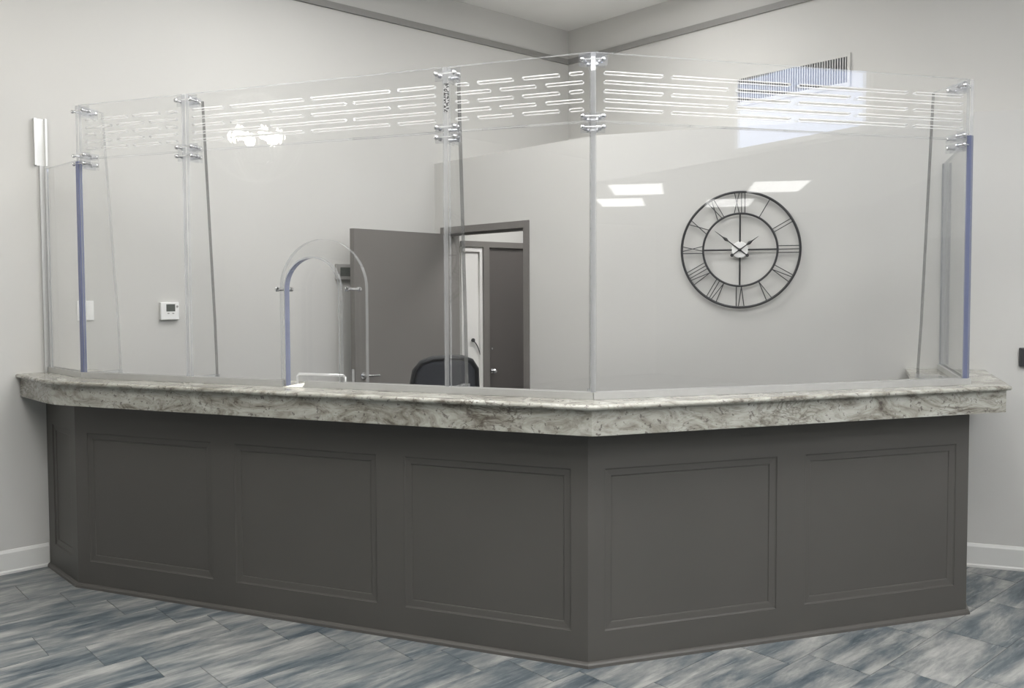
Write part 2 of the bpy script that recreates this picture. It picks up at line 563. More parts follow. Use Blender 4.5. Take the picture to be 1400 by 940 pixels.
# floor tiles, laid parallel to the left wall
def in_poly(p, poly):
    c = False
    for i in range(len(poly)):
        a, b = poly[i], poly[i - 1]
        if (a.y > p.y) != (b.y > p.y) and p.x < (b.x - a.x) * (p.y - a.y) / (b.y - a.y) + a.x: c = not c
    return c


LOBBY = [LW_END, A, B, C, D, RW, KR, QW_END, V2(9, -6), V2(-7, -6)]
TW, TL, GAP = 0.28, 0.5625, 0.003


def tile_vs(s, r, zt=0.0):
    out = []
    for z, i in ((-0.0025, GAP / 2), (zt - 0.0008, GAP / 2), (zt, GAP / 2 + 0.0015)):
        for a, b in ((s + i, r + i), (s + TL - i, r + i), (s + TL - i, r + TW - i), (s + i, r + TW - i)):
            p = DL * a + Q * b
            out.append((p.x, p.y, z))
    return out


TF = [(8, 9, 10, 11)] + [(j * 4 + i, j * 4 + (i + 1) % 4, (j + 1) * 4 + (i + 1) % 4, (j + 1) * 4 + i) for j in (0, 1) for i in range(4)]
cells = []
for k in range(-40, 60):
    r0 = -3.63 + TW * k
    off = (1.474 + 0.148 * k) % TL
    for j in range(-30, 40):
        s0 = off + j * TL
        c = DL * (s0 + TL / 2) + Q * (r0 + TW / 2)
        cor = [DL * (s0 + a * TL) + Q * (r0 + b * TW) for a in (0, 1) for b in (0, 1)]
        if any(in_poly(q, LOBBY) for q in cor) and all(-7.2 < q.x < 9.2 and -6.2 < q.y < 8 for q in cor):
            d = c.length
            vis = c.y > 1.2 and abs(c.x / c.y) < 0.95
            cells.append(((0 if vis else 1), d, s0, r0))
cells.sort()
proto = None
rest = MB()
base_vs = tile_vs(0, 0)
for i, (vis, d, s0, r0) in enumerate(cells):
    if i < 300:
        if proto is None:
            t = MB(); t.add(base_vs, TF)
            proto = t.mesh('tile', M['tile'])
        o = bpy.data.objects.new('tile', proto)
        p = DL * s0 + Q * r0
        o.location = (p.x, p.y, 0)
        COL.objects.link(o)
        o.parent = floor
    else:
        rest.add(tile_vs(s0, r0), TF)
tag(rest.build('tile_field', M['tile'], floor), kind='stuff')


# ------------------------------------------------------------------ doors
def bars(name, boxes, mat, parent, org, d, n):
    """boxes: (s0, s1, o0, o1, z0, z1) in a wall frame"""
    m = MB()
    for s0, s1, o0, o1, z0, z1 in boxes:
        m.prism([org + d * s0 + n * o0, org + d * s1 + n * o0, org + d * s1 + n * o1, org + d * s0 + n * o1], z0, z1)
    return m.build(name, M[mat], parent)


door1 = tag(empty('door_1', (*(PE + Q * 0.58), 0)), 'open dark grey door in a grey metal frame behind the reception desk', kind='structure')
bars('jamb', [(DS0, DS0 + 0.05, -0.015, 0.135, 0, DH)], 'door', door1, PE, Q, QOUT)
bars('jamb', [(DS1 - 0.05, DS1, -0.015, 0.135, 0, DH)], 'door', door1, PE, Q, QOUT)
bars('door_head', [(DS0 + 0.05, DS1 - 0.05, -0.015, 0.135, DH - 0.05, DH)], 'door', door1, PE, Q, QOUT)
bars('door_stop', [(DS1 - 0.066, DS1 - 0.05, 0.03, 0.07, 0, DH - 0.05), (DS0 + 0.05, DS1 - 0.066, 0.03, 0.07, DH - 0.066, DH - 0.05)], 'door', door1, PE, Q, QOUT)
HG = PE + Q * (DS0 + 0.045) - QOUT * 0.025
LD = V2(-0.643, -0.766).normalized()
LN = V2(LD.y, -LD.x)
if LN.dot(V2(0, -1)) < 0: LN = -LN
leaf = bars('door_leaf', [(0.0, 0.90, -0.022, 0.022, 0.01, 2.022)], 'door', door1, HG, LD, LN)
for z in (0.25, 1.0, 1.78):
    hm = MB(); p = HG; hm.lathe([(0.009, 0), (0.009, 0.1)], (p.x, p.y, z), seg=8); hm.build('hinge', M['chrome'], door1)
hs = HG + LD * 0.83 + LN * 0.022
hm = MB()
hm.lathe([(0.026, 0), (0.026, 0.008), (0.012, 0.010), (0.010, 0.045)], (hs.x, hs.y, 0.990), (LN.x, LN.y, 0), 16)
p0 = hs + LN * 0.045
p1 = p0 - LD * 0.11
hm.tube([(p0.x, p0.y, 0.990), (p1.x, p1.y, 0.987)], [0.010, 0.0085], 10)
hm.build('lever_handle', M['chrome'], door1)
lp = HG + LD * 0.9
hm = MB(); hm.box((lp.x, lp.y, 0.990), (0.004, 0.026, 0.10), math.atan2(LD.y, LD.x)); hm.build('latch_plate', M['chrome'], door1)

# the passage behind the door: second door pair on the left wall
ti = lambda p: (p - A).dot(DL)
IN = -LOUT
door2 = tag(empty('door_2', (*(A + DL * 3.3), 0)), 'white door panel and dark door with a dark frame seen through the open doorway', kind='structure')
t0, t1, t2, t3 = ti(V2(-0.60, 6.96)) + 0.25, ti(V2(-0.262, 7.265)), ti(V2(-0.215, 7.307)), ti(V2(0.19, 7.675))
bars('door_head', [(t0, t3 + 0.05, -0.0, 0.05, 1.938, 1.985)], 'door', door2, A, DL, IN)
bars('jamb', [(t1, t2, 0, 0.05, 0, 1.938)], 'door', door2, A, DL, IN)
bars('jamb', [(t3, t3 + 0.05, 0, 0.05, 0, 1.938)], 'door', door2, A, DL, IN)
wl = bars('white_leaf', [(t0, t1, 0, 0.015, 0.01, 1.938)], 'wall_white', door2, A, DL, IN)
bars('leaf_moulding', [(t1 - 0.028, t1, 0.015, 0.035, 0.01, 1.938), (t0, t1 - 0.028, 0.015, 0.035, 1.90, 1.938)], 'wall_white', door2, A, DL, IN)
dl2 = bars('dark_leaf', [(t2, t3, 0, 0.02, 0.01, 1.938)], 'door_dark', door2, A, DL, IN)
kp = A + DL * (t2 + 0.045) + IN * 0.02
hm = MB(); hm.lathe([(0.02, 0), (0.02, 0.004), (0.008, 0.006), (0.008, 0.02), (0.019, 0.03), (0.021, 0.042), (0.012, 0.052)], (kp.x, kp.y, 0.915), (IN.x, IN.y, 0), 14)
hm.build('door_knob', M['chrome'], dl2)
hm = MB(); hm.lathe([(0.008, 0), (0.008, 0.006)], (kp.x, kp.y, 1.10), (IN.x, IN.y, 0), 10); hm.build('lock', M['chrome'], dl2)
c0 = A + DL * (t1 - 0.105) + IN * 0.03
pts = []
for k in range(13):
    f = k / 12
    q = c0 + DL * (0.105 * (0.55 * math.sin(f * math.pi / 2) + 0.45 * f))
    pts.append((q.x, q.y, 1.175 - 0.02 * f - 0.225 * f ** 1.8))
hm = MB(); hm.tube(pts, 0.004, 6)
hm.lathe([(0.016, 0), (0.016, 0.012)], (c0.x, c0.y, 1.18), (IN.x, IN.y, 0), 10)
tag(hm.build('door_cord', M['dark_plastic'], door2), 'thin dark cord')


# ------------------------------------------------------------------ polyline offset helpers for desk and counter
def offset_line(pts, o, end0=None, end1=None):
    """offset to the right-hand side (towards the lobby) by o; ends slide along given wall directions"""
    out = []
    n = len(pts)
    ds = [(pts[i + 1] - pts[i]).normalized() for i in range(n - 1)]
    ns = [V2(d.y, -d.x) for d in ds]
    for i in range(n):
        if i == 0:
            e = end0 if end0 is not None else ns[0]
            out.append(pts[0] + e * (o / e.dot(ns[0])))
        elif i == n - 1:
            e = end1 if end1 is not None else ns[-1]
            out.append(pts[-1] + e * (o / e.dot(ns[-1])))
        else:
            b = (ns[i - 1] + ns[i]).normalized()
            out.append(pts[i] + b * (o / b.dot(ns[i])))
    return out


# ------------------------------------------------------------------ reception desk
RET = V2(0.306, 0.79).normalized()
E = isect(D, RET, KC, CW) - RET * 0.004
A2 = isect(A, (A - B).normalized(), A, DL) + (B - A).normalized() * 0.004
PL = [A2, B, C, D, E]
desk = tag(empty('reception_desk', (0.3, 4.2, 0)), 'dark grey faceted reception desk with recessed rectangular panels under a granite counter', 'reception desk')
DW = -DL
BK = 0.014
back = offset_line(PL, -0.30, DW, CW)
face = offset_line(PL, -BK, DW, CW)
for i in range(4):
    m = MB(); m.prism([face[i], face[i + 1], back[i + 1], back[i]], 0.0, ZCB - 0.002)
    m.build('carcass', M['desk'], desk)


def fquad(i, s0, s1, o0, o1):
    """plan quad on facet i from s0 to s1 (None = facet end, mitred), offsets o0 (inner) o1 (outer)"""
    a, b = PL[i], PL[i + 1]
    d = (b - a).normalized(); n = V2(d.y, -d.x)
    res = []
    for s, idx in ((s0, i), (s1, i + 1)):
        for o in (o0, o1):
            if s is None: res.append(offset_line(PL, o, DW, CW)[idx])
            else: res.append(a + d * s + n * o)
    return [res[0], res[2], res[3], res[1]]


def fpart(name, i, items, parent=None, mat='desk', bev=0.0):
    m = MB()
    for s0, s1, o0, o1, z0, z1 in items:
        m.prism(fquad(i, s0, s1, o0, o1), z0, z1)
    o = m.build(name, M[mat], parent or desk)
    if bev: bevel(o, bev, 2)
    return o


PT, PB = 0.840, 0.146
facets = {0: [(0.105, 0.415)], 1: [(0.085, 0.905), (1.046, 1.85), (1.995, 2.79)], 2: [(0.077, 0.918), (1.068, 1.922)], 3: [(0.10, 0.66)]}
for i, pans in facets.items():
    fpart('top_rail', i, [(None, None, -BK, 0, PT, ZCB - 0.002)])
    fpart('bottom_rail', i, [(None, None, -BK, 0, 0, PB)])
    edges = [None] + [v for p in pans for v in p] + [None]
    for k in range(0, len(edges), 2):
        fpart('stile', i, [(edges[k], edges[k + 1], -BK, 0, PB, PT)])
    for (s0, s1) in pans:
        w = 0.036
        a, b = PL[i], PL[i + 1]
        d = (b - a).normalized(); n = V2(d.y, -d.x)
        # stepped moulding ring, mitred
        m = MB()
        outer = [(s0, PB), (s1, PB), (s1, PT), (s0, PT)]
        prof = [(0.0, -0.0035), (0.006, -0.0065), (w - 0.006, -0.0085), (w - 0.002, -0.0095), (w, -0.0139)]
        rings = []
        for ins, off in prof:
            for (s, z), (sx, sz) in zip(outer, ((1, 1), (-1, 1), (-1, -1), (1, -1))):
                q = a + d * (s + sx * ins) + n * off
                rings.append((q.x, q.y, z + sz * ins))
        fs = [(j * 4 + t, j * 4 + (t + 1) % 4, (j + 1) * 4 + (t + 1) % 4, (j + 1) * 4 + t) for j in range(len(prof) - 1) for t in range(4)]
        m.add(rings, fs)
        m.build('panel_moulding', M['desk'], desk)
        fpart('panel', i, [(s0 + w, s1 - w, -BK, -BK + 0.0015, PB + w, PT - w)])
    # shoe moulding on the floor
    m = MB()
    pr = [(0, 0), (0.018, 0), (0.016, 0.012), (0.010, 0.019), (0, 0.022)]
    ring = []
    for o, z in pr:
        q = offset_line(PL, o + 0.0002, DW, CW)
        ring.append(((q[i].x, q[i].y, z), (q[i + 1].x, q[i + 1].y, z)))
    vs = [r[0] for r in ring] + [r[1] for r in ring]
    k = len(pr)
    m.add(vs, [(j, (j + 1) % k, k + (j + 1) % k, k + j) for j in range(k)] + [tuple(range(k)), tuple(range(2 * k - 1, k - 1, -1))])
    m.build('shoe_moulding', M['desk'], desk)

# ------------------------------------------------------------------ granite counter
CE = isect(cd, RET, KC, CW) - RET * 0.003
CA = ca + (cb - ca).normalized() * 0.003
# round the soft left corner a little
CPL = [CA, cb + (ca - cb).normalized() * 0.10, cb + (ca - cb).normalized() * 0.03 + (cc - cb).normalized() * 0.02,
       cb + (cc - cb).normalized() * 0.12, cc, cd, CE]
counter = tag(empty('granite_countertop', (0.3, 4.1, ZCB)), 'pale veined granite countertop with rounded edge and deep apron on the reception desk', 'countertop')
prof = [(0.0, ZBB)]
T = ZCT - ZBB
for k in range(9):
    an = -math.pi / 2 + math.pi * k / 8
    prof.append((0.012 + 0.5 * T * math.cos(an) - 0.001, ZBB + T / 2 + T / 2 * math.sin(an)))
m = MB()
rows = [offset_line(CPL, o, DW, CW) for o, z in prof]
inner = offset_line(CPL, -0.40, DW, CW)
n = len(CPL)
vs = [(p.x, p.y, z) for row, (o, z) in zip(rows, prof) for p in row]
fs = [(j * n + i, j * n + i + 1, (j + 1) * n + i + 1, (j + 1) * n + i) for j in range(len(prof) - 1) for i in range(n - 1)]
m.add(vs, fs, 0, True)
vt = [(p.x, p.y, ZCT) for p in rows[-1]] + [(p.x, p.y, ZCT) for p in inner] + [(p.x, p.y, ZBB) for p in inner] + [(p.x, p.y, ZBB) for p in rows[0]]
ft = []
for i in range(n - 1):
    ft += [(i, i + 1, n + i + 1, n + i), (n + i, n + i + 1, 2 * n + i + 1, 2 * n + i), (2 * n + i, 2 * n + i + 1, 3 * n + i + 1, 3 * n + i)]
m.add(vt, ft)
m.build('slab', M['granite'], counter)
ao, ai = offset_line(CPL, 0.0, DW, CW), offset_line(CPL, -0.03, DW, CW)
for rng in ((0, 1, 2), (2, 3, 4), (4, 5), (5, 6)):
    m = MB()
    m.prism([ao[i] for i in rng] + [ai[i] for i in reversed(rng)], ZCB, ZBB - 0.0005)
    m.build('apron', M['granite'], counter)
m = MB()
bi = offset_line(CPL, -0.40, DW, CW)
for i in range(n - 1):
    m.prism([ai[i], ai[i + 1], bi[i + 1], bi[i]], ZCB, ZCB + 0.02)
m.build('underside_board', M['desk'], counter)

# ------------------------------------------------------------------ acrylic screen
scr = tag(empty('acrylic_screen', (0.3, 4.1, ZCT)), 'tall clear acrylic screen with slotted upper panels standing on the granite counter', 'screen')
PT_ = 0.020
G = 0.014
clear = [M['clear'], M['edge']]
clear_slot = [M['clear'], M['edge'], M['edge_slot']]
ZP0, ZP1 = ZCT + 0.008, ZH1 - 0.003
# arch opening
AC, AR, AZ = 1.458, 0.156, 1.600

def pane(name, org, d, n, loops, mats=clear): return plate(name, org, d, n, loops, PT_, mats, scr)

dJ0 = (J1 - J0).normalized(); nJ0 = V2(-dJ0.y, dJ0.x); L0 = (J1 - J0).length
J6 = RW
d56 = (J6 - J5).normalized(); n56 = V2(-d56.y, d56.x); L56 = (J6 - J5).length
pane('lower_pane', J0, dJ0, nJ0, [rect(0.012, L0 - G, ZP0, ZP1)])
pane('lower_pane', J1, dL, nL, [rect(G, S2 - G, ZP0, ZP1)])
# middle pane with arch hole reaching its lower edge
lo = [(S2 + G, ZP0), (AC - AR, ZP0)] + [(AC + AR * math.cos(math.pi - math.pi * k / 20), AZ + AR * math.sin(math.pi * k / 20)) for k in range(21)] \
    + [(AC + AR, ZP0), (S3 - G, ZP0), (S3 - G, ZP1), (S2 + G, ZP1)]
pane('lower_pane', J1, dL, nL, [lo])
pane('lower_pane', J1, dL, nL, [rect(S3 + G, LL - G, ZP0, ZP1)])
pane('lower_pane', J4, dR, nR, [rect(G, LR - G, ZP0, ZP1)])
pane('lower_pane', J5, d56, n56, [rect(G, L56 - 0.014, ZP0, ZP1)])

ROWS = (2.502, 2.464, 2.426, 2.388, 2.351)
SH = 0.0125


def header(org, d, n, s0, s1, a, b, nslots, gap):
    """slotted header between s0 and s1; slot field a..b, even rows nslots long slots, odd rows shifted by half"""
    loops = [rect(s0 + G, s1 - G, ZH1 + 0.003, ZH2)]
    L = (b - a - gap * (nslots - 1)) / nslots
    h = (L - gap) / 2
    for k, z in enumerate(ROWS):
        if k % 2:
            for j in range(nslots):
                loops.append(slot(a + j * (L + gap), a + j * (L + gap) + L, z, SH))
        else:
            loops.append(slot(a, a + h, z, SH))
            x = a + h + gap
            for j in range(nslots - 1):
                loops.append(slot(x, x + L, z, SH)); x += L + gap
            loops.append(slot(x, b, z, SH))
    return plate('slotted_header', org, d, n, loops, PT_, clear_slot, scr, edge=-1)


header(J1, dL, nL, 0, S2, 0.055, S2 - 0.052, 3, 0.043)
header(J1, dL, nL, S2, S3, S2 + 0.050, S3 - 0.053, 3, 0.043)
header(J1, dL, nL, S3, LL, S3 + 0.047, LL - 0.045, 3, 0.043)
header(J4, dR, nR, 0, LR, 0.052, LR - 0.05, 3, 0.040)

# fins behind each joint
b4 = (nL + nR).normalized()
FINS = [(J1, nL, 0.176, 0.264), (J2, nL, 0.142, 0.215), (J3, nL, 0.142, 0.213), (J4, b4, 0.142, 0.215), (J5, nR, 0.255, 0.334)]
for k, (p, nn, wt, wb) in enumerate(FINS):
    side = V2(nn.y, -nn.x)
    fo = p - side * 0.009
    plate('fin', fo, nn, side, [[(0.001, ZCT + 0.001), (wb, ZCT + 0.001), (wb, ZCT + 0.05), (wb - (wb - wt) * 0.25, ZCT + 0.30) if k == 4 else (wb - (wb - wt) * 0.12, ZCT + 0.30), (wt, ZH2 - 0.01), (0.001, ZH2 - 0.002)]],
          0.018, [M['clear'], M['edge'], M['edge_dark'] if k else M['edge']], scr, edge=[1, 2, 2, 2, 1, 1])
    plate('fin_foot', fo - side * 0.008, nn, side, [rect(0.03, wb, ZCT + 0.0005, ZCT + 0.022)], 0.034, [M['block'], M['edge']], scr)

# strips added at the two outer corners, blue reflection painted into their colour
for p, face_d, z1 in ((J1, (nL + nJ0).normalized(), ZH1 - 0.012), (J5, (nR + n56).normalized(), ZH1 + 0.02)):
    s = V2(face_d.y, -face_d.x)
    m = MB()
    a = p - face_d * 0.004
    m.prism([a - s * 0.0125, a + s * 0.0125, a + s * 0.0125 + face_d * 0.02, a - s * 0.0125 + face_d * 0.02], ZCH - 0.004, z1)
    tag(m.build('edge_reflection_strip', M['edge_reflection'], scr), 'acrylic edge with painted blue reflection')

# base channels of aluminium
def channel(name, org, d, n, s0, s1, h=ZCH):
    m = MB()
    for o0, o1, z0, z1 in ((-0.012, -0.0005, ZCT + 0.0005, h), (PT_ + 0.0005, PT_ + 0.012, ZCT + 0.0005, h), (-0.0005, PT_ + 0.0005, ZCT + 0.0005, ZCT + 0.007)):
        a, b = org + d * s0, org + d * s1
        m.prism([a + n * o0, b + n * o0, b + n * o1, a + n * o1], z0, z1)
    return m.build(name, M['alu'], scr)


channel('base_channel', J0, dJ0, nJ0, 0.012, L0)
channel('base_channel', J1, dL, nL, 0, AC - AR - 0.012)
channel('base_channel', J1, dL, nL, AC - AR + 0.115, LL + 0.002)
channel('base_channel', J4, dR, nR, -0.002, LR + 0.012)
channel('base_channel', J5, d56, n56, 0.012, L56 - 0.012)
# upright channels on the walls
wd = -LOUT
for nm, s0, s1, o1, z0, z1, mt in (('wall_channel', -0.026, 0.012, 0.016, ZCT + 0.001, ZH1 + 0.012, 'alu'), ('wall_channel', -0.052, 0.014, 0.030, ZH1 + 0.012, 2.576, 'alu_white')):
    bs = [(s0, s1, 0.0005, 0.004, z0, z1), (s0, s0 + 0.012, 0.004, o1, z0, z1), (s1 - 0.010, s1, 0.004, o1, z0, z1)]
    m = MB()
    for a0, a1, o0, oo, zz0, zz1 in bs:
        b0 = isect(J0, (J0 - J1).normalized(), A, DL)
        m.prism([b0 + DL * a0 + wd * o0, b0 + DL * a1 + wd * o0, b0 + DL * a1 + wd * oo, b0 + DL * a0 + wd * oo], zz0, zz1)
    m.build(nm, M[mt], scr)
wn = V2(CW.y, -CW.x)
m = MB()
for a0, a1, o0, oo in ((-0.024, 0.024, 0.0005, 0.004), (-0.024, -0.014, 0.004, 0.016), (0.014, 0.024, 0.004, 0.016)):
    m.prism([J6 + CW * a0 + wn * o0, J6 + CW * a1 + wn * o0, J6 + CW * a1 + wn * oo, J6 + CW * a0 + wn * oo], ZCT + 0.001, ZH1)
m.build('wall_channel', M['block'], scr)

# arched speak-through: liner of the opening and cover plate on standoffs behind
liner = []
for r in (AR, AR - 0.007):
    liner.append([(AC - r, ZCT + 0.002)] + [(AC + r * math.cos(math.pi - math.pi * k / 24), AZ + r * math.sin(math.pi * k / 24)) for k in range(25)] + [(AC + r, ZCT + 0.002)])
m = MB()
k = len(liner[0])
vs, fs, mi = [], [], []
for o in (-0.008, PT_ + 0.010):
    for l in liner:
        for s, z in l:
            q = J1 + dL * s + nL * o
            vs.append((q.x, q.y, z))
for i in range(k - 1):
    left = i < k * 0.42
    for (a, b) in ((0, 1), (2, 3), (0, 2), (1, 3)):
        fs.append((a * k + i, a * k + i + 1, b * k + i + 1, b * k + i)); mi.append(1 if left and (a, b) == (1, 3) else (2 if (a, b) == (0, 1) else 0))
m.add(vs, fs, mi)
m.build('arch_liner', [M['clear'], M['edge_reflection'], M['edge']], scr)  # left inner face carries the painted blue reflection
CO, CR = 0.080, 0.243
cov = plate('arched_cover', J1, dL, nL, [arch(AC + 0.002, CR, ZCT + 0.001, AZ, 28)], 0.026, [M['clear'], M['edge']], scr, off=CO)
for s in (AC - 0.195, AC + 0.195):
    q = J1 + dL * s - nL * 0.012
    m = MB()
    m.lathe([(0.006, 0), (0.0115, 0.003), (0.0115, 0.011), (0.0075, 0.012), (0.0075, CO + 0.03), (0.0115, CO + 0.031), (0.0115, CO + 0.045), (0.006, CO + 0.05)],
            (q.x, q.y, AZ), (nL.x, nL.y, 0), 14)
    m.build('standoff', M['chrome'], cov)
# low clear stop bar in the opening
m = MB()
bo = J1 + nL * 0.030
q0, q1 = bo + dL * (AC - AR + 0.045), bo + dL * (AC + AR + 0.005)
m.tube([(q0.x, q0.y, ZCT + 0.001), (q0.x, q0.y, ZCH + 0.020), (*(q0 + dL * 0.012), ZCH + 0.030), (*(q1 - dL * 0.012), ZCH + 0.030), (q1.x, q1.y, ZCH + 0.020), (q1.x, q1.y, ZCT + 0.001)], 0.0065, 8)
m.build('stop_bar', M['edge_slot'], scr)
# slip of paper under the opening
ps = J1 + dL * (AC - AR + 0.008) - nL * 0.005
m = MB()
P3 = [ps - nL * 0.030, ps + dL * 0.098 - nL * 0.014, ps + dL * 0.095 + nL * 0.020, ps + dL * 0.020 - nL * 0.008]
m.add([(P3[0].x, P3[0].y, ZCT + 0.001), (P3[1].x, P3[1].y, ZCT + 0.0015), (P3[2].x, P3[2].y, ZCT + 0.020), (P3[3].x, P3[3].y, ZCT + 0.006)], [(0, 1, 2, 3)])
po = m.build('paper_slip', M['paper'])
so = po.modifiers.new('thickness', 'SOLIDIFY'); so.thickness = 0.0008
tag(po, 'small folded cream paper slip lying under the arched opening', 'paper')


# brackets with chrome screws
def screw(parent, p, z, nn, front=0.011, length=0.045):
    m = MB()
    q = p - nn * front
    m.lathe([(0.004, -0.002), (0.0085, 0.0), (0.0105, 0.004), (0.0105, 0.011), (0.0055, 0.0115), (0.0055, length), (0.0095, length + 0.001), (0.0095, length + 0.009), (0.004, length + 0.012)],
            (q.x, q.y, z), (nn.x, nn.y, 0), 12)
    return m.build('screw', M['chrome'], parent)


def bracket(p, d0, n0, d1, n1, nf, z0, z1, zs, wf, front_plate):
    """front plates on the two panes meeting at p, rear plate along the fin"""
    m = MB()
    c0, c1 = -0.004, -0.001
    if front_plate:
        a, b = p - d0 * 0.062, p + d1 * 0.062
        mid0, mid1 = p - (n0 + n1).normalized() * 0.0065, p - (n0 + n1).normalized() * 0.001
        m.prism([a - n0 * 0.006, mid0, mid1, a - n0 * 0.001], z0, z1)
        m.prism([mid0, b - n1 * 0.006, b - n1 * 0.001, mid1], z0, z1)
    a, b = p - d0 * 0.062, p + d1 * 0.062
    pb = p + nf * (PT_ + 0.002)
    m.prism([a + n0 * (PT_ + 0.001), pb - d0 * 0.014, pb - d0 * 0.014 + n0 * 0.008, a + n0 * (PT_ + 0.009)], z0, z1)
    m.prism([b + n1 * (PT_ + 0.001), pb + d1 * 0.014, pb + d1 * 0.014 + n1 * 0.008, b + n1 * (PT_ + 0.009)], z0, z1)
    s = V2(nf.y, -nf.x)
    f0, f1 = p + nf * (PT_ + 0.012), p + nf * wf
    m.prism([f0 + s * 0.0095, f1 + s * 0.0095, f1 + s * 0.0155, f0 + s * 0.0155], z0, z1)
    m.prism([f0 - s * 0.0095, f1 - s * 0.0095, f1 - s * 0.0155, f0 - s * 0.0155], z0, z1)
    br = m.build('bracket', M['block'], scr)
    screw(br, p - d0 * 0.045, zs, n0)
    screw(br, p + d1 * 0.045, zs, n1)
    m = MB()
    q = p + nf * (wf - 0.02)
    m.lathe([(0.004, -0.028), (0.0085, -0.026), (0.0085, -0.017), (0.005, -0.016), (0.005, 0.016), (0.0085, 0.017), (0.0085, 0.026), (0.004, 0.028)], (q.x, q.y, zs), (s.x, s.y, 0), 12)
    m.build('screw', M['chrome'], br)
    # clear spacer rod across the joint
    m = MB()
    e0, e1 = p - d0 * 0.034 - n0 * 0.008, p + d1 * 0.034 - n1 * 0.008
    m.tube([(e0.x, e0.y, zs), (e1.x, e1.y, zs)], 0.003, 8)
    m.build('cross_rod', M['edge_slot'], br)


JN = [(J1, dJ0, nJ0, dL, nL, nL, 0.13), (J2, dL, nL, dL, nL, nL, 0.115), (J3, dL, nL, dL, nL, nL, 0.115), (J4, dL, nL, dR, nR, b4, 0.115), (J5, dR, nR, d56, n56, nR, 0.15)]
for k, (p, d0, n0, d1, n1, nf, wf) in enumerate(JN):
    bracket(p, d0, n0, d1, n1, nf, ZH2 - 0.055, ZH2 - 0.003, ZH2 - 0.030, wf, k == 3)
    bracket(p, d0, n0, d1, n1, nf, ZH1 + 0.004, ZH1 + 0.040, ZH1 + 0.021, wf, False)
    bracket(p, d0, n0, d1, n1, nf, ZH1 - 0.045, ZH1 - 0.004, ZH1 - 0.024, wf, False)
# mottled black and grey strip on the third joint
m = MB()
a = J3 - nL * 0.002 + dL * 0.004
m.prism([a - dL * 0.010, a + dL * 0.014, a + dL * 0.014 - nL * 0.0015, a - dL * 0.010 - nL * 0.0015], 2.385, 2.510)
tag(m.build('mottled_strip', M['mottle'], scr), 'mottled black and grey strip')


# ------------------------------------------------------------------ wall clock
CZ, CRo, CRi = 1.829, 0.350, 0.220
cp = isect(V2(0, 0), V2(1.385, 5.354), KC, CW) + wn * 0.030
clock = tag(empty('wall_clock', (cp.x, cp.y, CZ)), 'large round black metal skeleton clock with roman numerals on the right wall', 'clock')


def cl(r, an, o=0.0):
    """an: clock angle from 12, clockwise as seen"""
    q = cp + CW * (r * math.sin(an)) + wn * o
    return (q.x, q.y, CZ + r * math.cos(an))


def cxy(u, v, o=0.0):
    q = cp + CW * u + wn * o
    return (q.x, q.y, CZ + v)


for nm, R, rr in (('outer_ring', CRo, 0.0075), ('inner_ring', CRi, 0.0065)):
    m = MB(); m.tube([cl(R, 2 * math.pi * k / 72) for k in range(72)], rr, 8, close=True); m.build(nm, M['black_metal'], clock)
for k in range(4):
    m = MB(); m.tube([cl(0.047, k * math.pi / 2), cl(CRi, k * math.pi / 2)], 0.0055, 8); m.build('spoke', M['black_metal'], clock)
GL = {1: 'I', 2: 'II', 3: 'III', 4: 'IV', 5: 'V', 6: 'VI', 7: 'VII', 8: 'VIII', 9: 'IX', 10: 'X', 11: 'XI', 12: 'XII'}
for hnum, txt in GL.items():
    an = hnum * math.pi / 6
    wdt = {'I': 0.020, 'V': 0.040, 'X': 0.036}
    tot = sum(wdt[c] for c in txt)
    x = -tot / 2
    m = MB()
    def gp(u, r):   # u across (clockwise), r radius
        return cxy(r * math.sin(an) + u * math.cos(an), r * math.cos(an) - u * math.sin(an))
    ri, ro = CRi + 0.004, CRo - 0.004
    for c in txt:
        w = wdt[c]
        if c == 'I': m.tube([gp(x + w / 2, ri), gp(x + w / 2, ro)], 0.0028, 6)
        elif c == 'X':
            m.tube([gp(x + 0.004, ri), gp(x + w - 0.004, ro)], 0.0028, 6); m.tube([gp(x + w - 0.004, ri), gp(x + 0.004, ro)], 0.0028, 6)
        else:
            m.tube([gp(x + w / 2, ri), gp(x + 0.003, ro)], 0.0028, 6); m.tube([gp(x + w / 2, ri), gp(x + w - 0.003, ro)], 0.0028, 6)
        x += w
    m.build('numeral', M['black_metal'], clock)
m = MB(); m.lathe([(0.050, -0.025), (0.050, 0.001), (0.047, 0.004)], cxy(0, 0), (wn.x, wn.y, 0), 32); m.build('clock_centre', M['white_plastic'], clock)
for nm, an, ln, sp, o in (('minute_hand', math.radians(308), 0.188, 0.105, 0.010), ('hour_hand', math.radians(54), 0.135, 0.068, 0.013)):
    m = MB()
    m.tube([cl(0.046, an + math.pi, o), cl(0, an, o), cl(sp - 0.02, an, o), cl(sp, an, o), cl(sp + 0.025, an, o), cl(ln, an, o)], [0.003, 0.004, 0.003, 0.0105, 0.003, 0.0012], 8)
    m.lathe([(0.010, -0.0025), (0.010, 0.0025)], cl(0.056, an + math.pi, o), (wn.x, wn.y, 0), 14)
    m.build(nm, M['black_metal'], clock)
m = MB(); m.lathe([(0.009, 0.0), (0.009, 0.018), (0.004, 0.02)], cxy(0, 0), (wn.x, wn.y, 0), 12); m.build('hub', M['black_metal'], clock)
for an in (0.0, math.pi):
    m = MB(); a = Vector(cl(CRo, an)); bpt = Vector(cl(CRo, an, -0.028)); m.tube([a, bpt], 0.004, 6); m.build('mounting_pin', M['black_metal'], clock)


